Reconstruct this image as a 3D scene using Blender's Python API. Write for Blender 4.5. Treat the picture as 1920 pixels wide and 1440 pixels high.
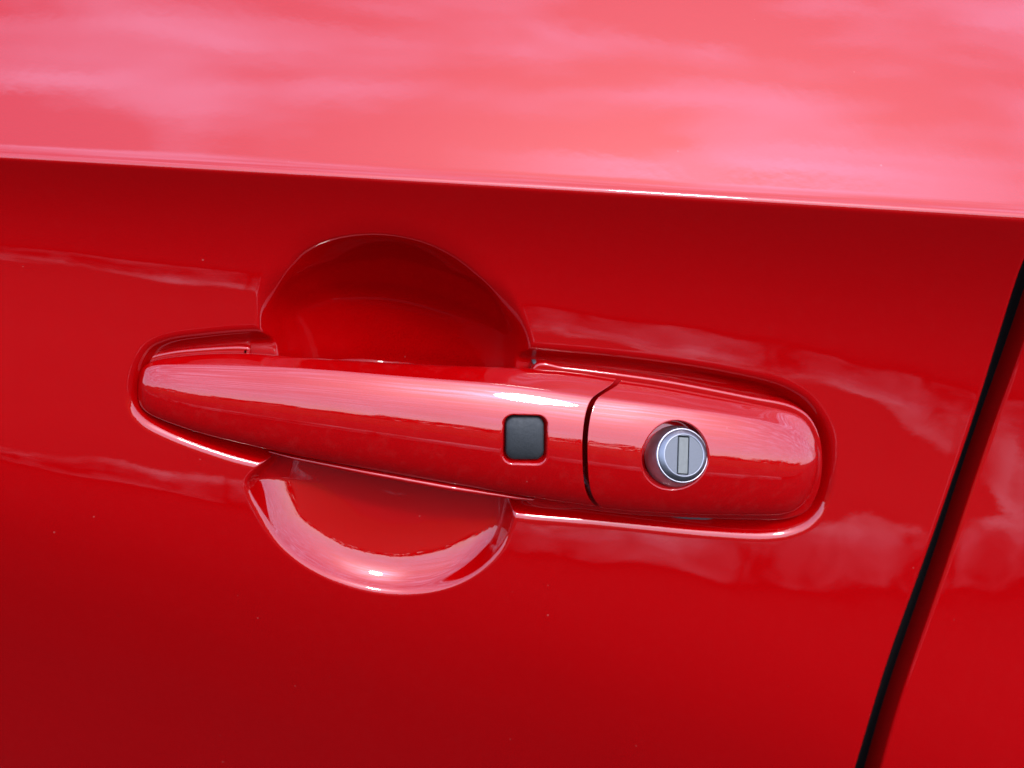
import bpy, math, random
import numpy as np
from mathutils import Vector, Matrix
random.seed(4)
rng = np.random.default_rng(4)
for o in list(bpy.data.objects):
    bpy.data.objects.remove(o)
sc = bpy.context.scene
COL = sc.collection

# ------------------------------------------------------------------ camera
CAM = np.array([-0.055, -0.400, 0.125])
AIM = np.array([0.0, 0.009, 0.0])
FOCAL = 46.0
ROLL = math.radians(5.0)
fwd = AIM - CAM; fwd /= np.linalg.norm(fwd)
rgt = np.cross(fwd, [0, 0, 1.0]); rgt /= np.linalg.norm(rgt)
up_ = np.cross(rgt, fwd)
cr, sr = math.cos(ROLL), math.sin(ROLL)
rgt, up_ = cr * rgt + sr * up_, -sr * rgt + cr * up_
cam = bpy.data.cameras.new('camera')
cam.lens = FOCAL; cam.sensor_width = 36; cam.clip_start = 0.02; cam.clip_end = 2000
cam.dof.use_dof = True
cam.dof.focus_distance = float(np.linalg.norm(AIM - CAM)) - 0.012
cam.dof.aperture_fstop = 13
co = bpy.data.objects.new('camera', cam); COL.objects.link(co)
co.matrix_world = Matrix(((rgt[0], up_[0], -fwd[0], CAM[0]), (rgt[1], up_[1], -fwd[1], CAM[1]),
                          (rgt[2], up_[2], -fwd[2], CAM[2]), (0, 0, 0, 1)))
sc.camera = co

# ------------------------------------------------------------------ sky and sun
SUN_EL, SUN_AZ = math.radians(44), math.radians(161)      # azimuth from +Y, clockwise
sdir = Vector((math.sin(SUN_AZ) * math.cos(SUN_EL), math.cos(SUN_AZ) * math.cos(SUN_EL), math.sin(SUN_EL)))
SKY_STRENGTH = 0.15
CLOUD = 0.74
w = bpy.data.worlds.new('World'); sc.world = w; w.use_nodes = True
nt = w.node_tree; nt.nodes.clear()
def N(tree, t, **kw):
    n = tree.nodes.new(t)
    for k, v in kw.items():
        setattr(n, k, v)
    return n
sky = N(nt, 'ShaderNodeTexSky', sky_type='NISHITA', sun_disc=False)
sky.sun_elevation = SUN_EL; sky.sun_rotation = SUN_AZ
sky.air_density = 1.0; sky.dust_density = 1.5; sky.ozone_density = 1.0
bg = N(nt, 'ShaderNodeBackground'); bg.inputs[1].default_value = SKY_STRENGTH
out = N(nt, 'ShaderNodeOutputWorld')
tc = N(nt, 'ShaderNodeTexCoord'); sep = N(nt, 'ShaderNodeSeparateXYZ')
nt.links.new(tc.outputs['Generated'], sep.inputs[0])
def math_n(tree, op, a, b=None, clamp=False):
    m = N(tree, 'ShaderNodeMath', operation=op, use_clamp=clamp)
    for i, x in enumerate((a, b)):
        if x is None: continue
        if isinstance(x, (int, float)): m.inputs[i].default_value = x
        else: tree.links.new(x, m.inputs[i])
    return m.outputs[0]
zc = math_n(nt, 'ADD', math_n(nt, 'MAXIMUM', sep.outputs['Z'], 0.0), 0.16)
px_ = math_n(nt, 'DIVIDE', sep.outputs['X'], zc); py_ = math_n(nt, 'DIVIDE', sep.outputs['Y'], zc)
comb = N(nt, 'ShaderNodeCombineXYZ')
nt.links.new(math_n(nt, 'MULTIPLY', px_, 0.85), comb.inputs[0]); nt.links.new(math_n(nt, 'MULTIPLY', py_, 5.5), comb.inputs[1])
noi = N(nt, 'ShaderNodeTexNoise'); noi.inputs['Scale'].default_value = 4.3; noi.inputs['Detail'].default_value = 6
noi.inputs['Roughness'].default_value = 0.5; noi.inputs['Distortion'].default_value = 0.5
nt.links.new(comb.outputs[0], noi.inputs['Vector'])
ramp = N(nt, 'ShaderNodeValToRGB')
ramp.color_ramp.elements[0].position = 0.46; ramp.color_ramp.elements[0].color = (0, 0, 0, 1)
ramp.color_ramp.elements[1].position = 0.72; ramp.color_ramp.elements[1].color = (1, 1, 1, 1)
nt.links.new(noi.outputs['Fac'], ramp.inputs[0])
# thin cloud brightens towards the sun behind it
dotn = N(nt, 'ShaderNodeVectorMath', operation='DOT_PRODUCT'); dotn.inputs[1].default_value = sdir
nt.links.new(tc.outputs['Generated'], dotn.inputs[0])
glow = math_n(nt, 'POWER', math_n(nt, 'MAXIMUM', dotn.outputs['Value'], 0.0), 90.0)
cb = math_n(nt, 'ADD', math_n(nt, 'MULTIPLY', glow, 45.0), 16.0)
cc = N(nt, 'ShaderNodeCombineColor')
for i, k in enumerate((0.72, 0.91, 1.42)):
    nt.links.new(math_n(nt, 'MULTIPLY', cb, k), cc.inputs[i])
mixc = N(nt, 'ShaderNodeMix', data_type='RGBA')
nt.links.new(math_n(nt, 'ADD', math_n(nt, 'MULTIPLY', ramp.outputs[0], CLOUD), 0.14, clamp=True), mixc.inputs[0])
nt.links.new(sky.outputs[0], mixc.inputs[6]); nt.links.new(cc.outputs[0], mixc.inputs[7])
nt.links.new(mixc.outputs[2], bg.inputs[0]); nt.links.new(bg.outputs[0], out.inputs[0])

sl = bpy.data.lights.new('sun', 'SUN'); sl.energy = 0.62; sl.angle = math.radians(6); sl.color = (1, 0.96, 0.9)
so = bpy.data.objects.new('sun', sl); COL.objects.link(so)
so.rotation_euler = sdir.to_track_quat('Z', 'Y').to_euler()
so.location = (0, -3, 6)
sc.view_settings.view_transform = 'Standard'; sc.view_settings.look = 'None'
sc.view_settings.exposure = 1.43; sc.view_settings.gamma = 1
sc.cycles.max_bounces = 10

# ------------------------------------------------------------------ helpers
def ray(u, v):
    u = np.asarray(u, float); v = np.asarray(v, float)
    a = ((u - 960) / 1920 * 36 / FOCAL)[..., None]; b = ((v - 720) / 1920 * 36 / FOCAL)[..., None]
    return fwd + a * rgt - b * up_
def unproj(u, v, h):
    """point on the view line of (u, v) that stands h metres out of the door plane y = 0"""
    r = ray(u, v)
    t = (-np.asarray(h, float) - CAM[1]) / r[..., 1]
    return CAM + t[..., None] * r
def project(p):
    d = np.asarray(p, float) - CAM
    z = d @ fwd
    return np.stack([960 + (d @ rgt) / z * 1920 * FOCAL / 36, 720 - (d @ up_) / z * 1920 * FOCAL / 36], -1)
def sstep(x):
    x = np.clip(x, 0, 1); return x * x * (3 - 2 * x)
def catmull(pts, n, closed=True):
    P = np.array(pts, float); m = len(P); res = []
    t = np.linspace(0, 1, n, endpoint=False)[:, None]
    for i in range(m if closed else m - 1):
        if closed: a, b, c, d = P[(i - 1) % m], P[i], P[(i + 1) % m], P[(i + 2) % m]
        else: a, b, c, d = P[max(i - 1, 0)], P[i], P[i + 1], P[min(i + 2, m - 1)]
        # centripetal-ish: chord scaled tangents
        l1, l2, l3 = [max(np.linalg.norm(q) ** 0.5, 1e-9) for q in (b - a, c - b, d - c)]
        m1 = (c - b) / l2 - ((c - a) / (l1 + l2)) + (b - a) / l1 if np.any(a != b) else (c - b) / l2
        m2 = (c - b) / l2 - ((d - b) / (l2 + l3)) + (d - c) / l3 if np.any(c != d) else (c - b) / l2
        m1, m2 = m1 * l2, m2 * l2
        res.append((2*t**3 - 3*t**2 + 1) * b + (t**3 - 2*t**2 + t) * m1 + (-2*t**3 + 3*t**2) * c + (t**3 - t**2) * m2)
    R = np.concatenate(res)
    return R if closed else np.vstack([R, P[-1:]])
def resample(P, n, closed=True):
    Q = np.vstack([P, P[:1]]) if closed else P
    L = np.r_[0, np.cumsum(np.linalg.norm(np.diff(Q, axis=0), axis=1))]
    t = np.linspace(0, L[-1], n, endpoint=not closed)
    return np.stack([np.interp(t, L, Q[:, k]) for k in range(P.shape[1])], -1)
def sdf(pts, poly):
    """signed distance, positive inside"""
    A = poly; B = np.roll(poly, -1, axis=0); out_ = np.empty(len(pts))
    for s in range(0, len(pts), 20000):
        p = pts[s:s+20000]
        best = np.full(len(p), 1e9); ins = np.zeros(len(p), bool)
        for a, b in zip(A, B):
            d = b - a; q = p - a
            t = np.clip((q @ d) / (d @ d + 1e-18), 0, 1)
            r = q - t[:, None] * d
            best = np.minimum(best, (r * r).sum(1))
            if a[1] != b[1]:
                c = ((a[1] > p[:, 1]) != (b[1] > p[:, 1]))
                ins ^= c & (p[:, 0] < d[0] * (p[:, 1] - a[1]) / d[1] + a[0])
        out_[s:s+20000] = np.sqrt(best) * np.where(ins, 1, -1)
    return out_
def mesh_obj(name, V, F, mat, parent=None, smooth=True):
    me = bpy.data.meshes.new(name)
    V = np.ascontiguousarray(V, np.float32)
    if isinstance(F, np.ndarray):
        me.vertices.add(len(V)); me.vertices.foreach_set('co', V.ravel())
        me.loops.add(F.size); me.loops.foreach_set('vertex_index', F.astype(np.int32).ravel())
        me.polygons.add(len(F)); me.polygons.foreach_set('loop_start', np.arange(0, F.size, F.shape[1], dtype=np.int32))
        me.update(calc_edges=True)
    else:
        me.from_pydata(V.tolist(), [], F)
    me.polygons.foreach_set('use_smooth', np.full(len(me.polygons), smooth))
    me.materials.append(mat)
    me.validate()
    o = bpy.data.objects.new(name, me); COL.objects.link(o)
    if parent is not None: o.parent = parent
    return o
def grid_faces(nr, nc, flip=False, wrap=False):
    i = np.arange(nr * nc).reshape(nr, nc)
    if wrap: i = np.hstack([i, i[:, :1]])
    q = np.stack([i[:-1, :-1], i[:-1, 1:], i[1:, 1:], i[1:, :-1]], -1).reshape(-1, 4)
    return q[:, ::-1].copy() if flip else q
def bspline_basis(nctrl, n):
    """clamped-ish uniform cubic B-spline (end points tripled) sampled at n parameters"""
    idx = np.r_[0, 0, np.arange(nctrl), nctrl - 1, nctrl - 1]
    m = len(idx) - 3
    t = np.linspace(0, m - 1e-6, n); k = t.astype(int); f = t - k
    W = np.zeros((n, nctrl))
    w4 = np.stack([(1-f)**3, 3*f**3-6*f**2+4, -3*f**3+3*f**2+3*f+1, f**3], 1) / 6
    for j in range(4):
        np.add.at(W, (np.arange(n), idx[k + j]), w4[:, j])
    return W
def tag(o, label=None, cat=None, group=None, kind=None):
    for k, v in (('label', label), ('category', cat), ('group', group), ('kind', kind)):
        if v: o[k] = v
    return o
def empty(name, loc=(0, 0, 0)):
    o = bpy.data.objects.new(name, None); COL.objects.link(o); o.location = loc; o.empty_display_size = .05
    return o

# ------------------------------------------------------------------ materials
def new_mat(name):
    m = bpy.data.materials.new(name); m.use_nodes = True
    return m, m.node_tree, m.node_tree.nodes['Principled BSDF']
def paint(name, dust=0.25, specks=True):
    m, t, b = new_mat(name)
    b.inputs['Metallic'].default_value = 0.12
    b.inputs['Roughness'].default_value = 0.45
    b.inputs['Coat Weight'].default_value = 1.0
    b.inputs['Coat Roughness'].default_value = 0.018
    b.inputs['Coat IOR'].default_value = 1.55
    b.inputs['Specular IOR Level'].default_value = 0.0
    tcn = N(t, 'ShaderNodeTexCoord')
    base = (0.285, 0.0, 0.0006, 1)
    # fine dust specks and thin grime film
    vor = N(t, 'ShaderNodeTexVoronoi', feature='F1'); vor.inputs['Scale'].default_value = 150
    t.links.new(tcn.outputs['Object'], vor.inputs['Vector'])
    sepc = N(t, 'ShaderNodeSeparateColor'); t.links.new(vor.outputs['Color'], sepc.inputs[0])
    rad = math_n(t, 'MULTIPLY', math_n(t, 'MAXIMUM', math_n(t, 'SUBTRACT', sepc.outputs[0], 0.70), 0.0), 0.20)
    sp = math_n(t, 'LESS_THAN', vor.outputs['Distance'], rad)
    nz = N(t, 'ShaderNodeTexNoise'); nz.inputs['Scale'].default_value = 260; nz.inputs['Detail'].default_value = 6
    nz.inputs['Roughness'].default_value = 0.7
    t.links.new(tcn.outputs['Object'], nz.inputs['Vector'])
    n2 = N(t, 'ShaderNodeTexNoise'); n2.inputs['Scale'].default_value = 9; n2.inputs['Detail'].default_value = 4
    t.links.new(tcn.outputs['Object'], n2.inputs['Vector'])
    film = math_n(t, 'MULTIPLY', math_n(t, 'MULTIPLY', math_n(t, 'MAXIMUM', math_n(t, 'SUBTRACT', nz.outputs[0], 0.5), 0.0), n2.outputs[0]), dust * 0.06)
    fac = math_n(t, 'ADD', film, math_n(t, 'MULTIPLY', sp, 0.09 if specks else 0.0), clamp=True)
    mx = N(t, 'ShaderNodeMix', data_type='RGBA')
    mx.inputs[6].default_value = base; mx.inputs[7].default_value = (0.55, 0.33, 0.28, 1)
    t.links.new(fac, mx.inputs[0]); t.links.new(mx.outputs[2], b.inputs['Base Color'])
    # orange peel and very slow sheet-metal waviness
    n3 = N(t, 'ShaderNodeTexNoise'); n3.inputs['Scale'].default_value = 330; n3.inputs['Detail'].default_value = 2
    t.links.new(tcn.outputs['Object'], n3.inputs['Vector'])
    bmp = N(t, 'ShaderNodeBump'); bmp.inputs['Strength'].default_value = 0.06; bmp.inputs['Distance'].default_value = 0.00007
    t.links.new(n3.outputs[0], bmp.inputs['Height'])
    t.links.new(bmp.outputs[0], b.inputs['Coat Normal'])
    return m
M_PAINT = paint('red_paint')
M_HANDLE = paint('red_handle_paint', dust=1.3)
M_HANDLE.node_tree.nodes['Principled BSDF'].inputs['Roughness'].default_value = 0.42
def plain(name, col, rough, metal=0.0, bump=None, spec=0.5):
    m, t, b = new_mat(name)
    b.inputs['Base Color'].default_value = (*col, 1); b.inputs['Roughness'].default_value = rough
    b.inputs['Metallic'].default_value = metal; b.inputs['Specular IOR Level'].default_value = spec
    if bump:
        tcn = N(t, 'ShaderNodeTexCoord'); nz = N(t, 'ShaderNodeTexNoise')
        nz.inputs['Scale'].default_value = bump[0]; nz.inputs['Detail'].default_value = 5
        t.links.new(tcn.outputs['Object'], nz.inputs['Vector'])
        bp = N(t, 'ShaderNodeBump'); bp.inputs['Strength'].default_value = bump[1]; bp.inputs['Distance'].default_value = bump[2]
        t.links.new(nz.outputs[0], bp.inputs['Height']); t.links.new(bp.outputs[0], b.inputs['Normal'])
        rp = N(t, 'ShaderNodeMapRange'); rp.inputs[3].default_value = rough * 0.8; rp.inputs[4].default_value = min(1, rough * 1.25)
        t.links.new(nz.outputs[0], rp.inputs[0]); t.links.new(rp.outputs[0], b.inputs['Roughness'])
    return m
M_RUBBER = plain('button_rubber', (0.0055, 0.0058, 0.0058), 0.62, bump=(900, 0.35, 0.0002))
M_GASKET = plain('grey_gasket', (0.05, 0.055, 0.06), 0.6)
M_SEAL = plain('black_seal', (0.003, 0.002, 0.002), 0.9, bump=(300, 0.3, 0.0003), spec=0.1)
def brushed(name, col, rough, scale, strength=0.25):
    m, t, b = new_mat(name)
    b.inputs['Metallic'].default_value = 1.0
    tcn = N(t, 'ShaderNodeTexCoord'); mp = N(t, 'ShaderNodeMapping'); mp.inputs['Scale'].default_value = scale
    t.links.new(tcn.outputs['Object'], mp.inputs[0])
    nz = N(t, 'ShaderNodeTexNoise'); nz.inputs['Scale'].default_value = 1; nz.inputs['Detail'].default_value = 6; nz.inputs['Roughness'].default_value = 0.7
    t.links.new(mp.outputs[0], nz.inputs['Vector'])
    rp = N(t, 'ShaderNodeMapRange'); rp.inputs[3].default_value = rough * 0.7; rp.inputs[4].default_value = rough * 1.4
    t.links.new(nz.outputs[0], rp.inputs[0]); t.links.new(rp.outputs[0], b.inputs['Roughness'])
    cr_ = N(t, 'ShaderNodeMix', data_type='RGBA')
    cr_.inputs[6].default_value = (*[c * 0.78 for c in col], 1); cr_.inputs[7].default_value = (*col, 1)
    t.links.new(nz.outputs[0], cr_.inputs[0]); t.links.new(cr_.outputs[2], b.inputs['Base Color'])
    bp = N(t, 'ShaderNodeBump'); bp.inputs['Strength'].default_value = strength; bp.inputs['Distance'].default_value = 0.0001
    t.links.new(nz.outputs[0], bp.inputs['Height']); t.links.new(bp.outputs[0], b.inputs['Normal'])
    return m
M_LOCK = brushed('brushed_lock_metal', (0.100, 0.101, 0.109), 0.42, (300, 300, 2600))
M_HOUSING = brushed('lock_housing_metal', (0.50, 0.46, 0.48), 0.42, (900, 900, 900), 0.08)
M_RING = brushed('lock_ring_metal', (0.24, 0.235, 0.255), 0.42, (900, 900, 900), 0.1)
M_SHUTTER = brushed('shutter_metal', (0.13, 0.13, 0.122), 0.5, (1500, 1500, 500))

# ------------------------------------------------------------------ base shape of the car side
TILT = np.array([  # height above the shoulder crease (mm), outward normal's lean above horizontal (deg)
    (-420, -24), (-300, -21), (-240, -21), (-200, -18), (-170, -12), (-148, -4), (-130, 1.0), (-112, 2.8), (-76, 2.8), (-54, -0.5), (-41, -4.5), (-28, -12),
    (-15, -20), (-5, -25), (-1.6, -25), (-0.5, 2), (0.4, 34), (0.9, 38), (1.8, 35), (4, 32.8), (8, 32.5), (20, 32.5), (50, 32.5), (100, 32.5), (300, 30)], float)
_w = np.linspace(-420, 300, 7201); _t = np.interp(_w, TILT[:, 0], TILT[:, 1])
_k = np.ones(9) / 9; _t = np.convolve(np.pad(_t, 4, mode='edge'), _k, 'valid')
_B = np.r_[0, np.cumsum(-np.tan(np.radians(_t[:-1])) * np.diff(_w))]; _B -= np.interp(0, _w, _B)
edge = unproj(np.array([0, 300, 600, 960, 1300, 1600, 1920.]), np.array([293, 310, 328, 347, 368, 387, 405.]), 0.0)
_pc = np.polyfit(edge[:, 0], edge[:, 2], 2)
def z_shoulder(x):
    xc = np.clip(x, edge[0, 0], edge[-1, 0])
    return np.polyval(_pc, xc) + (x - xc) * np.polyval(np.polyder(_pc), xc)
def base(x, z):
    """metres out of y = 0"""
    wv = np.clip(-(z - z_shoulder(x)) / .05, 0, 1)
    wave = .000045 * np.sin(x * 88 + 1.3 + 20 * z) * np.sin(z * 61 + .7) + .000018 * np.sin(x * 210 + z * 90) * np.sin(z * 170 - x * 30 + 2)
    return _base0(x, z) + wv * wave
def _base0(x, z):
    wm = (z - z_shoulder(x)) * 1000
    xc_ = np.clip(x, -.22, .22); s_ = 1 + (1.7 * xc_ + 4.5 * np.maximum(xc_, 0) ** 2) * (wm < 0)
    return s_ * np.interp(wm / s_, _w, _B) / 1000
def on_base(pts, dh=0.0):
    P = np.array(pts, float); h = np.zeros(len(P))
    for _ in range(12):
        Q = unproj(P[:, 0], P[:, 1], h); h = base(Q[:, 0], Q[:, 2]) + dh
    return Q

gapL = on_base([(2120, -350), (2075, -150), (2035, 50), (1990, 250), (1950, 400), (1918, 500), (1892, 590), (1859, 694), (1827, 794), (1787, 908), (1748, 1020), (1709, 1125), (1670, 1228), (1638, 1330), (1605, 1440), (1565, 1570), (1520, 1750)])
gapR = on_base([(2180, -350), (2130, -150), (2085, 50), (2040, 250), (2000, 400), (1962, 530), (1922, 650), (1892, 724), (1853, 829), (1813, 946), (1774, 1064), (1742, 1156), (1709, 1248), (1676, 1343), (1650, 1440), (1612, 1570), (1570, 1750)])
def edge_fn(G):
    zz, xx = G[::-1, 2], G[::-1, 0]
    zi = np.linspace(zz[0], zz[-1], 1200); xi = np.interp(zi, zz, xx)
    k = np.hanning(181); k /= k.sum()
    xi = 2 * xi - 0 * xi; xi = xi / 2
    pad = 90
    ext = np.r_[xi[0] + (xi[1] - xi[0]) * np.arange(-pad, 0), xi, xi[-1] + (xi[-1] - xi[-2]) * np.arange(1, pad + 1)]
    xs = np.convolve(ext, k, 'valid')
    def f(z):
        z = np.asarray(z, float); r = np.interp(z, zi, xs)
        r = np.where(z < zi[0], xs[0] + (z - zi[0]) * (xs[1] - xs[0]) / (zi[1] - zi[0]), r)
        return np.where(z > zi[-1], xs[-1] + (z - zi[-1]) * (xs[-1] - xs[-2]) / (zi[-1] - zi[-2]), r)
    return f
xgL, xgR = edge_fn(gapL), edge_fn(gapR)

# handle recess outlines (as they lie on the door skin)
SHALLOW = [(228, 746), (231, 710), (243, 675), (266, 642), (306, 623), (382, 612), (460, 606), (560, 607), (700, 613), (850, 623), (1000, 640), (1142, 653), (1255, 667), (1367, 685),
           (1470, 710), (1520, 737), (1550, 771), (1569, 812), (1575, 865), (1568, 921), (1552, 962), (1525, 991), (1487, 1009), (1440, 1016), (1330, 1011), (1217, 1000), (1105, 989),
           (985, 979), (900, 966), (750, 940), (600, 912), (500, 888), (434, 872), (356, 846), (304, 825), (265, 804), (239, 778)]
BOWL = [(481, 545), (500, 492), (531, 444), (588, 414), (660, 400), (740, 402), (824, 424), (896, 466), (951, 522), (983, 590), (1002, 645), (1004, 700), (996, 800), (982, 900), (966, 984),
        (947, 1028), (912, 1066), (872, 1093), (819, 1112), (765, 1119), (710, 1116), (655, 1104), (600, 1083), (546, 1050), (502, 1006), (473, 955), (457, 905), (476, 876), (495, 852), (497, 790), (490, 700), (480, 620)]
def outline(pts, n=520, dh=0.0):
    return resample(on_base(resample(catmull(pts, 14), n), dh)[:, [0, 2]], n)
O_SH, O_BO = outline(SHALLOW), outline(BOWL)

def prof(d, d_in, ang, L, depth, p=1.0):
    """depth at distance d inside a rim: rim fillet over d_in, wall angle ang, easing to a floor by L; scaled to depth"""
    x = np.linspace(0, L, 600)
    s = sstep(x / d_in) * (1 - sstep((x - d_in * .6) / (L - d_in * .6))) ** p * math.tan(math.radians(ang))
    F = np.r_[0, np.cumsum((s[1:] + s[:-1]) / 2 * np.diff(x))]
    return np.interp(d, x, F) * (depth / F[-1] if depth else 1)
BOWL_DEPTH = 0.0145
def angle_prof(tab, dep=0):
    x = np.linspace(0, .05, 1200); tab = np.array(tab, float)
    a = np.interp(x * 1000, tab[:, 0], tab[:, 1]); k_ = np.hanning(41); k_ /= k_.sum()
    a = np.convolve(np.pad(a, 20, mode='edge'), k_, 'valid'); a = a * sstep(x / .0008)
    s = np.tan(np.radians(a)); F = np.r_[0, np.cumsum((s[1:] + s[:-1]) / 2 * np.diff(x))]; F *= dep / F[-1] if dep else 1
    return lambda d: np.interp(d, x, F)
bowl_low = angle_prof([(0, 0), (2.6, 45), (4.2, 36), (6, 31), (9, 21), (12.5, 10.5), (20, 6), (34, 0), (50, 0)], .0105)
bowl_mid = angle_prof([(0, 0), (1.4, 62), (3.4, 58), (5, 38), (8, 15), (13, 7), (28, 0), (50, 0)], .0105)
# upper half of the cup: a dome in polar form about its centre, so that it bends evenly everywhere
B_C = on_base([(738, 752)])[0][[0, 2]]
_dv = O_BO - B_C; _th = np.arctan2(_dv[:, 1], _dv[:, 0]); _o = np.argsort(_th)
_tt = np.linspace(-math.pi, math.pi, 721)[:-1]
_R = np.interp(_tt, _th[_o], np.hypot(*_dv.T)[_o], period=2 * math.pi)
_kn = np.hanning(31); _kn /= _kn.sum()
_R = np.convolve(np.r_[_R[-15:], _R, _R[:15]], _kn, 'valid')
def dome(tab, dep, kn_=25):
    r = np.linspace(0, 1, 900); tab = np.array(tab, float)[::-1]
    a = np.interp(r, tab[:, 0], tab[:, 1]); k_ = np.hanning(kn_); k_ /= k_.sum()
    a = np.convolve(np.pad(a, kn_ // 2, mode='edge'), k_, 'valid'); t = np.tan(np.radians(a)); t[-1] = 0
    F = np.r_[0, np.cumsum((t[1:] + t[:-1]) / 2)]; F = (F[-1] - F) / F[-1] * dep
    def f(p):
        d = p - B_C; R_ = np.interp(np.arctan2(d[:, 1], d[:, 0]), _tt, _R, period=2 * math.pi)
        return np.interp(np.hypot(d[:, 0], d[:, 1]) / R_, r, F)
    return f
dome_hard = dome([(1, 0), (.97, 54), (.85, 62), (.7, 50), (.5, 38), (.3, 24), (0, 0)], .0300)
dome_soft = dome([(1, 0), (.97, 3), (.925, 10), (.895, 15), (.885, 40), (.86, 53), (.7, 56), (.5, 44), (.3, 28), (0, 0)], .0300, 9)
def recess(x, z):
    pts = np.stack([x, z], -1)
    D = np.zeros(len(pts))
    lo = np.minimum(O_SH.min(0), O_BO.min(0)) - .004; hi = np.maximum(O_SH.max(0), O_BO.max(0)) + .004
    m = np.all((pts > lo) & (pts < hi), axis=1)
    p = pts[m]
    d1, d2 = sdf(p, O_SH), sdf(p, O_BO)
    a = prof(d1, .0056, 55, .0100, 0.0062)
    z_ = p[:, 1]
    wl = sstep((z_ + .052) / .022); ws = sstep((z_ - .014) / .022)
    wl = np.maximum(wl, sstep((p[:, 0] - (B_C[0] + .012)) / .026))
    low = bowl_low(d2) * (1 - wl) + bowl_mid(d2) * wl
    upp = dome_hard(p) * (1 - ws) + dome_soft(p) * ws
    zc_ = O_BO[:, 1].mean()
    wz = sstep((p[:, 1] + .032) / .030)
    b = low * (1 - wz) + upp * wz
    k = .0009 * sstep(np.minimum(a, b) / .002) + 1e-7
    h = np.clip(.5 + .5 * (b - a) / k, 0, 1)
    D[m] = a * (1 - h) + b * h + k * h * (1 - h)
    far = (d1 < -.0005) & (d2 < -.0005)
    Dm = D[m]; kk = np.clip(np.maximum(d1, d2) / .0006 + 1, 0, 1)
    D[m] = Dm * kk * kk * (3 - 2 * kk)
    return D

# ------------------------------------------------------------------ the car
car = empty('car', (0, 0, 0))
tag(car, 'glossy red car side with door handle, black button and key lock', 'car')

def skin(name, xa, xb, edge_side, cols, rows, recess_on, mat):
    """sheet from xa(z) to xb(z); edge_side +1: hem on the right edge, -1: on the left edge"""
    Z = rows[:, None] * np.ones(len(cols))[None]
    XA, XB = xa(rows)[:, None], xb(rows)[:, None]
    X = XA + (XB - XA) * cols[None]
    H = base(X, Z)
    e = (XB - X) if edge_side > 0 else (X - XA)
    r = 0.0021 if edge_side > 0 else 0.0012
    q = np.clip(r - e, 0, r)
    H = H - (r - np.sqrt(np.maximum(r * r - q * q, 0)))
    if recess_on:
        H = H - recess(X.ravel(), Z.ravel()).reshape(X.shape)
    Xe, He = (X[:, -1:], H[:, -1:]) if edge_side > 0 else (X[:, :1], H[:, :1])
    dep = np.array([.0006, .002, .005, .010, .016])
    Xf = Xe + edge_side * -0.00003 * np.arange(1, 6)[None]; Hf = He - dep[None]; Zf = Z[:, :5]
    if edge_side > 0: X, H, Z = np.hstack([X, Xf]), np.hstack([H, Hf]), np.hstack([Z, Zf])
    else: X, H, Z = np.hstack([Xf[:, ::-1], X]), np.hstack([Hf[:, ::-1], H]), np.hstack([Zf, Z])
    V = np.stack([X, -H, Z], -1).reshape(-1, 3)
    return mesh_obj(name, V, grid_faces(X.shape[0], X.shape[1]), mat, car)

zs0 = float(z_shoulder(np.array(0.0)))
STEP = 0.0005
zlo, zhi = -0.155, zs0 + .012
def graded(a, b, step, near_b=True, g=1.12, mx=.01):
    xs = [b if near_b else a]; s = step
    while True:
        n = xs[-1] - s if near_b else xs[-1] + s
        if (near_b and n < a) or (not near_b and n > b): break
        xs.append(n); s = min(s * g, mx)
    return np.array(xs[::-1] if near_b else xs)
zz_sh = np.arange(-.022, .030, .00028)
rows = np.unique(np.round(np.r_[graded(-.36, zlo, STEP), np.arange(zlo, zs0 - .022, STEP), zs0 + zz_sh, graded(zs0 + .030, zs0 + .15, STEP, False)], 6))
rows = rows[np.r_[True, np.diff(rows) > 1e-4]]
# columns: fraction of the way from the left limit to the gap
XL = -0.55
wid = float(xgL(np.array(0.0))) - XL
fr = lambda m: 1 - m / wid
m_ = np.r_[np.array([0, .00004, .00012, .00025, .0004, .0006, .0008, .0010, .0013, .0016, .0019, .0022, .0026, .003, .0035]), np.arange(.004, .325, STEP)]
rest = graded(m_[-1], wid, STEP, False)
m_ = np.r_[m_, rest[1:], wid]
cols = np.clip(fr(m_)[::-1], 0, 1)
front = skin('front_door', lambda z: np.full(len(z), XL), xgL, +1, cols, rows, True, M_PAINT)
front['label'] = 'red front door skin with recess and finger bowl around the handle'
m2 = np.r_[np.array([0, .00004, .00012, .00025, .0004, .0006, .0008, .0010, .0013, .0016, .0019, .0022, .0026, .003, .0035, .0042, .005])]
m2 = np.r_[m2, graded(.0058, .55, .0008, False)]
rows2 = np.unique(np.round(np.r_[graded(-.36, zlo, .001), np.arange(zlo, zs0 - .022, .001), zs0 + zz_sh, graded(zs0 + .030, zs0 + .15, .001, False)], 6))
rear = skin('rear_door', xgR, lambda z: np.full(len(z), float(xgR(np.array(0.0))) + .55), -1, m2 / .55, rows2, False, M_PAINT)
rear['label'] = 'red rear door skin beyond the dark shut line'
# jamb and weather strip deep in the shut line
zr = np.linspace(-.36, zs0 + .15, 260)
ring = [(-.022, .014), (-.010, .0110), (-.003, .0105), (.0008, .0105), (.003, .0120), (.010, .012), (.024, .014)]
V = []
for z in zr:
    xm = float(xgL(z)); xr_ = float(xgR(z)); wg = xr_ - xm
    b_ = float(base(np.array(xm), np.array(z)))
    for dx, dy in ring:
        V.append((xm + wg * .5 + dx, -b_ + dy, z))
mesh_obj('door_jamb', np.array(V), grid_faces(len(zr), len(ring)), M_SEAL, car)

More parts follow.
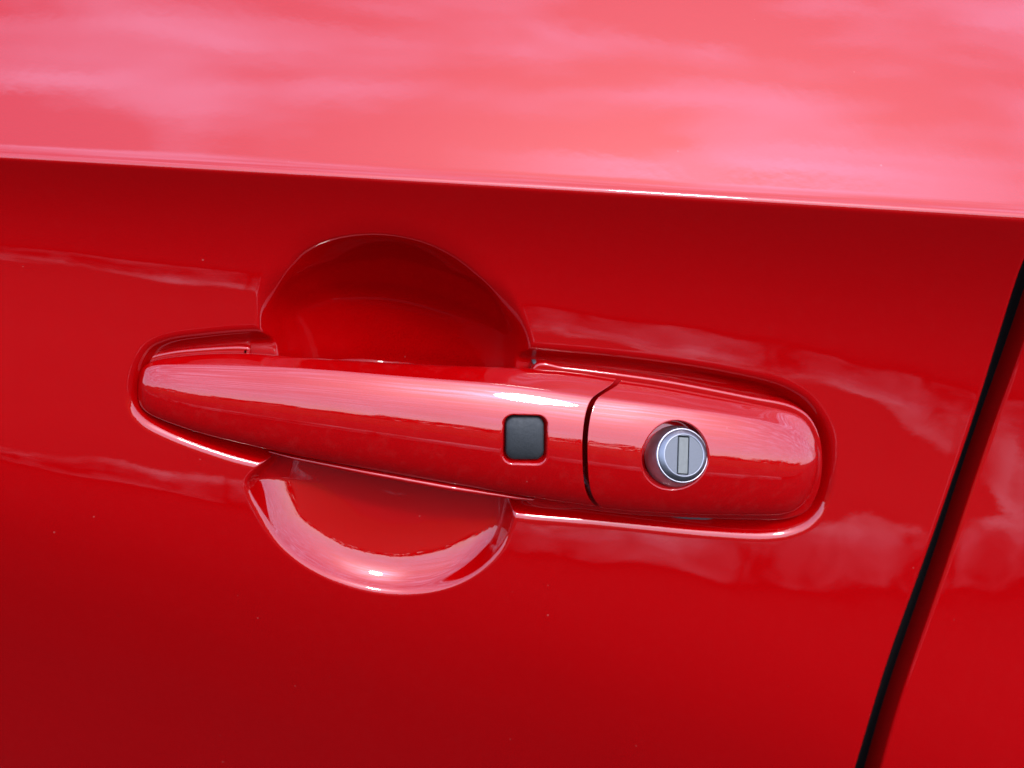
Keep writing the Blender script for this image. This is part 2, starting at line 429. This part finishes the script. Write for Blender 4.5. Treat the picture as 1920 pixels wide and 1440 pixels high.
# glass and roof above the belt line (they screen the sky on the far side)
M_GLASS = plain('tinted_glass', (.01, .011, .012), .03)
zt = zs0 + .149; yt = -float(_base0(np.array(0.), np.array(zt)))
def slab(name, quad, th_, mat):
    q = np.array(quad, float); nrm = np.cross(q[1] - q[0], q[3] - q[0]); nrm /= np.linalg.norm(nrm)
    V_ = np.vstack([q, q + nrm * th_]); F_ = [[0, 1, 2, 3], [7, 6, 5, 4], [0, 4, 5, 1], [1, 5, 6, 2], [2, 6, 7, 3], [3, 7, 4, 0]]
    return mesh_obj(name, V_, F_, mat, car, smooth=False)
slab('belt_seal', [(-.62, yt - .004, zt - .004), (.75, yt - .004, zt - .004), (.75, yt + .008, zt + .016), (-.62, yt + .008, zt + .016)], -.006, M_SEAL)
slab('side_window', [(-.62, yt + .010, zt + .010), (.75, yt + .010, zt + .010), (.75, yt + .20, zt + .40), (-.62, yt + .20, zt + .40)], -.004, M_GLASS)
slab('roof', [(-.62, yt + .195, zt + .40), (.75, yt + .195, zt + .40), (.75, yt + 1.2, zt + .47), (-.62, yt + 1.2, zt + .47)], .02, M_PAINT)

# ------------------------------------------------------------------ handle grip: B-spline surface through (u, v, out) stations
HC = float(np.mean([base(*on_base([(700, 800)])[0][[0, 2]])]))      # door surface level at the handle
def interp_s(tab):
    tab = np.array(tab, float)
    def f(u):
        return np.interp(u, tab[:, 0], tab[:, 1])
    return f
PXM = 0.172   # mm per photo pixel near the handle
def section(vt, vr, vb, hf, lean, drop, tv):
    """control points across: back-top, top, ridge, front ..., bottom, back-bottom -> (v, h mm)"""
    W = (vb - vr) * PXM
    fr_ = np.array([0, .04, .14, .27, .40, .54, .68, .80, .90, .97, 1.0])
    ti = np.interp(fr_, *tv)
    tt = np.tan(np.radians(ti)); dh = tt / (1 + np.maximum(tt, -.9) * math.tan(math.radians(15)))
    h = np.r_[0, np.cumsum((dh[1:] + dh[:-1]) / 2 * np.diff(fr_))] * W
    h -= h.max()
    v = vr + fr_ * (vb - vr)
    hr = h[0]
    top = [(vt + 16, hr - drop - 15), (vt + 4, hr - drop - 4), (vt, hr - drop), (vt + (vr - vt) * .35, hr - drop * .64), (vt + (vr - vt) * .72, hr - drop * .28), (vt + (vr - vt) * .93, hr - drop * .06)]
    bot = [(vb + .5, h[-1] - .8), (vb - 1, h[-1] - 2.2), (vb - 9, h[-1] - 13)]
    P = [(a, b + hf) for a, b in top] + [(a, b + hf) for a, b in zip(v, h)] + [(a, b + hf) for a, b in bot]
    return np.array(P)
TV_GRIP = ([0, .1, .3, .46, .6, .8, .93, 1], [38, 33, 22, 9, 0, -10, -24, -50])
def build_net(stations, fvt, fvr, fvb, fh, fdrop, tv, warp, wr):
    net = []
    for kind, u in stations:
        # station nominal u; warp moves each across-index in u
        rows_ = []
        nsec = 20
        wfac = sstep((u - wr[0]) / (wr[1] - wr[0])) if wr[1] > wr[0] else sstep((wr[0] - u) / (wr[0] - wr[1]))
        for i in range(nsec):
            uu = u + warp[i] * wfac
            s = section(float(fvt(uu)), float(fvr(uu)), float(fvb(uu)), float(fh(uu)), 0, float(fdrop(uu)), tv)
            rows_.append((uu, s[i, 0], s[i, 1]))
        net.append(rows_)
    return np.array(net)
def eval_net(net, nu, nv):
    return np.einsum('ai,ijk,bj->abk', bspline_basis(net.shape[0], nu), net, bspline_basis(net.shape[1], nv))
fvt = interp_s([(256, 722), (258, 707), (262, 695), (268, 686), (280, 678), (300, 671), (340, 665), (380, 661), (440, 658), (480, 660), (560, 668), (700, 677), (860, 684), (960, 686), (1040, 690), (1100, 697), (1156, 706)])
fvb = interp_s([(256, 735), (258, 750), (262, 760), (268, 768), (280, 777), (300, 786), (356, 807), (434, 827), (546, 852), (692, 879), (837, 905), (983, 930), (1060, 941), (1124, 950)])
fvr = interp_s([(256, 727), (258, 715), (262, 703), (268, 694), (280, 687), (300, 684), (400, 685), (582, 691), (764, 707), (947, 722), (1092, 743), (1156, 752)])
fh = interp_s([(256, -2.0), (258, 0.2), (262, 1.6), (270, 3.0), (285, 4.2), (320, 5.6), (400, 7.4), (550, 9.8), (700, 11.4), (850, 12.2), (1000, 12.4), (1160, 12.2)])
fdrop = interp_s([(256, .5), (270, 1.5), (300, 3), (400, 5), (550, 6), (900, 7.3), (1000, 8.2), (1160, 8.8)])
sec0 = 20
# the shut line between grip and lock cover, as offset from u = 1092 for each across control
tt_ = np.linspace(0, 1, sec0)
secv = section(692, 743, 947, 12, 0, 7, TV_GRIP)[:, 0]
gapu = np.interp(secv, [700, 706, 721, 737, 752, 770, 790, 827, 865, 902, 929, 942, 950], [1158, 1154, 1134, 1116, 1105, 1099, 1095, 1092, 1092, 1094, 1100, 1110, 1122])
warp = gapu - 1092
def shift(net_row, du, dh, shrink, vc):
    r = net_row.copy(); r[:, 0] += du; r[:, 2] += dh; r[:, 1] = vc + (r[:, 1] - vc) * shrink
    return r
st = [(0, u) for u in (256, 257, 259, 263, 270, 282, 300, 330, 370, 420, 480, 550, 630, 710, 790, 870, 940, 1000, 1040, 1070, 1084, 1090, 1092)]
net = build_net(st, fvt, fvr, fvb, fh, fdrop, TV_GRIP, warp, (930, 1092))
pre = [shift(net[0], 12, -10, .55, 728), shift(net[0], 2, -5, .95, 728)]
post = [shift(net[-1], -.2, -.8, 1, 0), shift(net[-1], -1.5, -2.6, 1, 0), shift(net[-1], -4, -12, 1, 0)]
net = np.concatenate([np.array(pre), net, np.array(post)])
UVH = eval_net(net, 640, 230)
def to_world(uvh):
    return unproj(uvh[..., 0], uvh[..., 1], HC + uvh[..., 2] / 1000)
def rrect_sd(x, y, hx, hy, r):
    qx, qy = np.abs(x) - hx + r, np.abs(y) - hy + r
    return -(np.hypot(np.maximum(qx, 0), np.maximum(qy, 0)) + np.minimum(np.maximum(qx, qy), 0) - r)   # + inside
W3 = to_world(UVH)
# button well
BU, BV, BHX, BHY, BR = 984.5, 824.5, 43.5, 47.5, 21
ang_b = math.radians(1.5)
xb_ = (UVH[..., 0] - BU) * math.cos(ang_b) + (UVH[..., 1] - BV) * math.sin(ang_b)
yb_ = -(UVH[..., 0] - BU) * math.sin(ang_b) + (UVH[..., 1] - BV) * math.cos(ang_b)
sdb = rrect_sd(xb_, yb_, BHX, BHY, BR)
front_mask = (np.arange(230) > 40)[None] & (np.arange(230) < 200)[None]
wellb = prof(np.clip(sdb, 0, 14), 5, 70, 9.5, 0.0034) * front_mask
W3[..., 1] += wellb
grip = mesh_obj('door_handle', W3.reshape(-1, 3), grid_faces(640, 230, flip=True), M_HANDLE, car)
grip['label'] = 'long red pull handle tapering to the left'
# local quadratic height fit so that inlaid things sit on the surface
def fit_h(uvh, u0, v0, rad):
    m = (np.hypot(uvh[..., 0] - u0, uvh[..., 1] - v0) < rad)
    x, y, h = (uvh[..., 0][m] - u0) / 50, (uvh[..., 1][m] - v0) / 50, uvh[..., 2][m]
    keep = h > h.max() - 6
    x, y, h = x[keep], y[keep], h[keep]
    A = np.stack([np.ones_like(x), x, y, x*x, x*y, y*y], -1)
    c = np.linalg.lstsq(A, h, rcond=None)[0]
    return lambda u, v: c[0] + c[1]*(u-u0)/50 + c[2]*(v-v0)/50 + c[3]*((u-u0)/50)**2 + c[4]*(u-u0)*(v-v0)/2500 + c[5]*((v-v0)/50)**2
hb = fit_h(UVH, BU, BV, 55)
# button: rounded-square dome
n_a, n_r = 96, 16
def rr_radius(th, hx, hy, r):
    c, s = np.cos(th), np.sin(th)
    lo_, hi_ = np.zeros_like(th), np.full_like(th, 80.)
    for _ in range(40):
        mid = (lo_ + hi_) / 2; ins = rrect_sd(mid * c, mid * s, hx, hy, r) > 0
        lo_, hi_ = np.where(ins, mid, lo_), np.where(ins, hi_, mid)
    return lo_
th = np.linspace(0, 2 * math.pi, n_a, endpoint=False)
R0 = rr_radius(th, 36.2, 40.2, 17)
V = []
prof_b = [(1.0, -3.2), (1.0, -1.6), (.995, -.95), (.975, -.62), (.94, -.42), (.88, -.28), (.78, -.16), (.6, -.05), (.4, 0), (.2, .03), (.02, .04)]
for k, hh in prof_b:
    uu, vv = BU + .5 + R0 * k * np.cos(th), BV + R0 * k * np.sin(th)
    P = unproj(uu, vv, HC + (hb(uu, vv) + .35) / 1000); P[:, 1] -= (hh - .75) / 1000
    V.append(P)
V = np.concatenate(V)
F = grid_faces(len(prof_b), n_a, wrap=True).tolist() + [list(range(len(V) - n_a, len(V)))]
bt = mesh_obj('button', V, F, M_RUBBER, grip); bt['label'] = 'black rounded square request button'
# bright rim ring of the well is the red shell itself; the shell's inner back edge below the grip:
def bar(name, pts, rad, mat, parent, n=14):
    C_ = np.array(pts); m = len(C_); T = np.gradient(C_, axis=0); T /= np.linalg.norm(T, axis=1)[:, None]
    A = np.cross(T, [0, 1, 0]); A /= np.linalg.norm(A, axis=1)[:, None]; B_ = np.cross(T, A)
    th_ = np.linspace(0, 2 * math.pi, n, endpoint=False)
    rad = np.broadcast_to(np.array(rad), (m, 2)) if np.ndim(rad) < 2 else np.array(rad)
    V_ = C_[:, None] + A[:, None] * (np.cos(th_)[None, :, None] * rad[:, 0][:, None, None]) + B_[:, None] * (np.sin(th_)[None, :, None] * rad[:, 1][:, None, None])
    return mesh_obj(name, V_.reshape(-1, 3), grid_faces(m, n, wrap=True), mat, parent)
ub = np.linspace(505, 1000, 90)
vb_ = fvb(ub) + 3
amp = np.interp(ub, [505, 560, 700, 850, 960, 1000], [.2, .75, 1.3, 1.45, .8, .3])
hb_ = fh(ub) - 8.5
P = unproj(ub, vb_, HC + hb_ / 1000)
bar('handle_back_edge', P, np.stack([amp * .0010 + .0002, amp * .0022 + .0004], -1), M_HANDLE, grip, 20)

# ------------------------------------------------------------------ lock cover
gvt = interp_s([(1090, 697), (1157, 708), (1255, 723), (1405, 752), (1470, 765), (1495, 774), (1511, 787), (1523, 806), (1530, 828), (1534, 852)])
gvb = interp_s([(1090, 944), (1124, 951), (1180, 958), (1292, 964), (1405, 966), (1470, 965), (1492, 958), (1510, 942), (1523, 918), (1530, 896), (1534, 872)])
gvr = interp_s([(1090, 742), (1112, 745), (1255, 763), (1350, 775), (1430, 789), (1470, 800), (1495, 812), (1511, 824), (1523, 838), (1530, 850), (1534, 860)])
gh = interp_s([(1090, 12.2), (1200, 12.0), (1300, 11.2), (1400, 9.6), (1450, 8.2), (1480, 6.9), (1500, 5.5), (1515, 4.0), (1525, 2.4), (1531, .8), (1534, -.8)])
gdrop = interp_s([(1090, 8.6), (1300, 7.6), (1450, 6), (1500, 3), (1534, .8)])
st = [(0, u) for u in (1100, 1102, 1108, 1120, 1150, 1190, 1230, 1270, 1310, 1350, 1390, 1430, 1460, 1483, 1500, 1512, 1521, 1528, 1532, 1534)]
netc = build_net(st, gvt, gvr, gvb, gh, gdrop, TV_GRIP, gapu + 1.0 - 1092, (1260, 1100))
prec = [shift(netc[0], 4, -12, 1, 0), shift(netc[0], 1.5, -2.6, 1, 0), shift(netc[0], .2, -.7, 1, 0)]
postc = [shift(netc[-1], 0, -4, .9, 862), shift(netc[-1], -10, -10, .5, 862)]
netc = np.concatenate([np.array(prec), netc, np.array(postc)])
UVC = eval_net(netc, 520, 250)
W3 = to_world(UVC)
KU, KV = 1267, 853.5
hk = fit_h(UVC, KU, KV, 80)
# keyhole well: circular in world about the door normal
KC = unproj(np.array(KU - 1.), np.array(KV + 4.), HC + hk(KU, KV) / 1000)
rk = 0.0118
dk = rk - np.hypot(W3[..., 0] - KC[0], W3[..., 2] - KC[2])
fm = ((np.arange(250) > 44) & (np.arange(250) < 222))[None]
W3[..., 1] += prof(np.clip(dk, 0, .01), .0011, 75, .0026, 0.0075) * fm
cover = mesh_obj('lock_cover', W3.reshape(-1, 3), grid_faces(520, 250, flip=True), M_HANDLE, car)
cover['label'] = 'red rounded end cover with round key lock'

# lock barrel: surface of revolution about an axis that leans with the cover
b0 = unproj(np.array(1266.5), np.array(855.5), HC + (hk(KU, KV) - 6.0) / 1000)
b1 = unproj(np.array(1283.), np.array(853.5), HC + (hk(KU, KV) + 0.9) / 1000)
ax = (b1 - b0); axl = np.linalg.norm(ax); ax /= axl
ex = np.cross(ax, [0, 0, 1.0]); ex /= np.linalg.norm(ex); ez = np.cross(ex, ax)
if ez[2] < 0: ez = -ez
if ex[0] < 0: ex = -ex
def revolve(name, prof_, mat, parent, n=96, cap=False):
    th_ = np.linspace(0, 2 * math.pi, n, endpoint=False)
    V_ = np.concatenate([b0 + ax * a + (np.cos(th_)[:, None] * ex + np.sin(th_)[:, None] * ez) * r for r, a in prof_])
    F_ = grid_faces(len(prof_), n, wrap=True).tolist()
    if cap: F_ += [list(range(len(V_) - n, len(V_)))]
    return mesh_obj(name, V_, F_, mat, parent)
A_ = axl
housing = revolve('lock_housing', [(.0104, -.002), (.0104, .0006), (.0103, .0012), (.0100, .0022), (.0093, A_ - .0022), (.00915, A_ - .0016), (.0089, A_ - .0014), (.0085, A_ - .0016), (.0085, A_ - .004)], M_HOUSING, cover)
RF = .0070
plug = revolve('lock_plug', [(.0088, A_ - .004), (.0088, A_ - .0017), (.0087, A_ - .0013), (.0084, A_ - .0009), (RF + .0003, A_ - .00015), (RF + .00005, A_), (RF - .0002, A_ - .00002), (RF - .0003, A_ - .00022)], M_RING, cover)
# face: disc with a key slot cut in
n = 130
g = np.linspace(-1, 1, n); GX, GY = np.meshgrid(g, g)
DX = GX * np.sqrt(1 - GY**2 / 2) * RF * .96; DY = GY * np.sqrt(1 - GX**2 / 2) * RF * .96
SW, SH, SO = .0020, .0063, -.0003
lean = math.radians(4)
sx = (DX - SO) * math.cos(lean) - DY * math.sin(lean); sy = (DX - SO) * math.sin(lean) + DY * math.cos(lean)
sd_ = rrect_sd(sx, sy, SW + .00012, SH + .00012, .0004)
Hh = A_ - .00015 - prof(np.clip(sd_, 0, .001), .00012, 70, .0003, .0008)
V = b0 + ax * Hh[..., None] + DX[..., None] * ex + DY[..., None] * ez
face = mesh_obj('lock_face', V.reshape(-1, 3), grid_faces(n, n, flip=False), M_LOCK, cover)
# shutter in the slot
pts = [(-1, -1), (1, -1), (1, 1), (-1, 1)]
V, F = [], []
for k, (s_, a) in enumerate([(1.0, -.0009), (1.0, -.00055), (.93, -.00038)]):
    for px, py in pts:
        lx, ly = px * (SW - .00020 - (1 - s_) * .003) + .00016, py * (SH - .00016 - (1 - s_) * .003) - .00004
        wx = lx * math.cos(-lean) - ly * math.sin(-lean) + SO; wy = lx * math.sin(-lean) + ly * math.cos(-lean)
        V.append(b0 + ax * (A_ + a) + ex * wx + ez * wy)
for k in range(2):
    for i in range(4):
        F.append([k*4+i, k*4+(i+1) % 4, k*4+4+(i+1) % 4, k*4+4+i])
F.append([8, 9, 10, 11])
mesh_obj('keyhole_shutter', np.array(V), F, M_SHUTTER, cover, smooth=False)

# ------------------------------------------------------------------ base pads under the two feet of the handle
def pad(name, pts, top_mm, mat, parent, wall=.006, fil=.0009):
    h0_ = HC + top_mm / 1000
    px2 = resample(catmull(pts, 12), 360)
    P = unproj(px2[:, 0], px2[:, 1], h0_)[:, [0, 2]]
    P = resample(P, 360)
    T = np.roll(P, -1, 0) - np.roll(P, 1, 0); T /= np.linalg.norm(T, axis=1)[:, None]
    Nn = np.stack([-T[:, 1], T[:, 0]], -1)
    area = .5 * np.sum(P[:, 0] * np.roll(P[:, 1], -1) - np.roll(P[:, 0], -1) * P[:, 1])
    if area < 0: Nn = -Nn           # inward
    rings = [(0, -wall), (0, -fil)] + [(fil * (1 - math.cos(a)), -fil * (1 - math.sin(a))) for a in np.radians([22, 45, 67, 90])] + [(fil * 2.2, 0)]
    V_ = np.concatenate([np.stack([(P + Nn * d)[:, 0], np.full(len(P), -(h0_ + y)), (P + Nn * d)[:, 1]], -1) for d, y in rings])
    F_ = grid_faces(len(rings), len(P), wrap=True).tolist() + [list(range(len(V_) - len(P), len(V_)))]
    return mesh_obj(name, V_, F_, mat, parent)
pad('handle_foot', [(468, 652), (455, 649), (380, 652), (310, 660), (275, 671), (255, 694), (248, 722), (250, 752), (262, 776), (290, 793), (356, 816), (434, 838), (466, 847), (470, 838), (470, 750), (470, 664)], -3.4, M_HANDLE, grip)
pad('lock_cover_foot', [(1004, 684), (1060, 688), (1152, 699), (1255, 714), (1405, 743), (1485, 760), (1517, 780), (1537, 818), (1543, 865), (1536, 918), (1515, 957), (1480, 973), (1400, 975), (1292, 972), (1180, 966), (1100, 957), (985, 940), (990, 800)], -3.0, M_HANDLE, cover)
pad('gasket', [(999, 680), (1030, 685), (1100, 700), (1300, 740), (1400, 800), (1430, 880), (1345, 971), (1300, 975), (1255, 970), (1150, 940), (1010, 800), (1003, 690)], -4.4, M_GASKET, cover)

# ------------------------------------------------------------------ the place the paint mirrors: road, kerb, pavement, wall, houses
exec_env = True
GZ = -0.92
def quad_sheet(name, x0, x1, y0, y1, z, mat):
    return mesh_obj(name, np.array([(x0, y0, z), (x1, y0, z), (x1, y1, z), (x0, y1, z)]), [[0, 1, 2, 3]], mat, smooth=False)
def ground_mat(name, c1, c2, sc_, rough=.85):
    m, t, b = new_mat(name)
    tcn = N(t, 'ShaderNodeTexCoord'); nz = N(t, 'ShaderNodeTexNoise'); nz.inputs['Scale'].default_value = sc_; nz.inputs['Detail'].default_value = 8
    nz.inputs['Roughness'].default_value = .65
    t.links.new(tcn.outputs['Object'], nz.inputs['Vector'])
    mx = N(t, 'ShaderNodeMix', data_type='RGBA'); mx.inputs[6].default_value = (*c1, 1); mx.inputs[7].default_value = (*c2, 1)
    t.links.new(nz.outputs[0], mx.inputs[0]); t.links.new(mx.outputs[2], b.inputs['Base Color'])
    b.inputs['Roughness'].default_value = rough; b.inputs['Specular IOR Level'].default_value = 0.06
    return m
road = tag(quad_sheet('road', -400, 400, -400, 60, GZ, ground_mat('shaded_asphalt', (.006, .006, .0065), (.012, .012, .0125), 3.0)), kind='structure')  # near-black: shade of the car and camera holder is put into the colour

PAVE = ground_mat('pavement_concrete', (.012, .012, .0115), (.030, .028, .026), 5.0)
KERB = ground_mat('kerb_stone', (.10, .10, .095), (.30, .29, .27), 14.0)
GRASS = ground_mat('verge_grass', (.012, .02, .006), (.03, .04, .015), 2.0)
pv = tag(mesh_obj('pavement', np.array([(x, y, z) for x, y, z in [(-60, -4.6, GZ + .11), (60, -4.6, GZ + .11), (60, -2.35, GZ + .11), (-60, -2.35, GZ + .11), (-60, -2.35, GZ - .05), (60, -2.35, GZ - .05)]]),
                  [[0, 1, 2, 3], [3, 2, 5, 4]], PAVE, smooth=False), kind='structure')
kt = KERB.node_tree; geo = N(kt, 'ShaderNodeNewGeometry')
kn1 = N(kt, 'ShaderNodeTexNoise'); kn1.inputs['Scale'].default_value = 3.2; kn1.inputs['Detail'].default_value = 9; kn1.inputs['Roughness'].default_value = .68
kt.links.new(geo.outputs['Position'], kn1.inputs['Vector'])
kr = N(kt, 'ShaderNodeValToRGB'); kr.color_ramp.elements[0].position = .43; kr.color_ramp.elements[0].color = (.02, .02, .019, 1)
kr.color_ramp.elements[1].position = .62; kr.color_ramp.elements[1].color = (.42, .41, .39, 1)
kt.links.new(kn1.outputs['Fac'], kr.inputs[0]); kt.links.new(kr.outputs[0], kt.nodes['Principled BSDF'].inputs['Base Color'])
kerb_root = empty('kerb', (0, -2.27, GZ)); kerb_root['kind'] = 'structure'
kx = -8.0; kmesh = {}
while kx < 1.7:
    L_ = .6; dz = random.uniform(-.005, .005); dy = random.uniform(-.008, .008)
    km = 0
    if km not in kmesh:
        Vk, Fk = [], []
        for xx in (.006, L_ - .006):
            for yy, zz_ in ((-.075, -.05), (-.075, .12), (.045, .12), (.065, .10), (.07, -.05)): Vk.append((xx, yy, zz_))
        for j in range(4): Fk.append([j, j + 1, j + 6, j + 5])
        Fk.append([0, 1, 2, 3, 4]); Fk.append([9, 8, 7, 6, 5])
        k_o = mesh_obj('kerb_stone', np.array(Vk), Fk, KERB, kerb_root, smooth=False); kmesh[km] = k_o.data
    else:
        k_o = bpy.data.objects.new('kerb_stone', kmesh[km]); COL.objects.link(k_o); k_o.parent = kerb_root
    k_o.location = (kx, dy, dz)
    kx += L_
tag(quad_sheet('verge', -300, 300, -300, -4.6, GZ + .118, GRASS), kind='structure')
# far wood across the verge: one ragged mass of leaf clumps
LEAF = ground_mat('leaves', (.012, .02, .008), (.04, .06, .02), 1.5)
nc = 5200
cx = rng.uniform(-110, 110, nc); cyy = -62 + rng.uniform(-5, 5, nc)
topz = 4.2 + 1.6 * np.sin(cx * .13) + 1.3 * np.sin(cx * .41 + 1) + .8 * np.sin(cx * 1.1 + 2)
cz = GZ + topz * (rng.uniform(0, 1, nc) ** .6)
tri = rng.normal(0, .75, (nc, 3, 3)); C0 = np.stack([cx, cyy, cz], -1)
Vt = (C0[:, None] + tri).reshape(-1, 3)
tag(mesh_obj('woodland', Vt, np.arange(nc * 3).reshape(-1, 3), LEAF, smooth=False), kind='stuff')
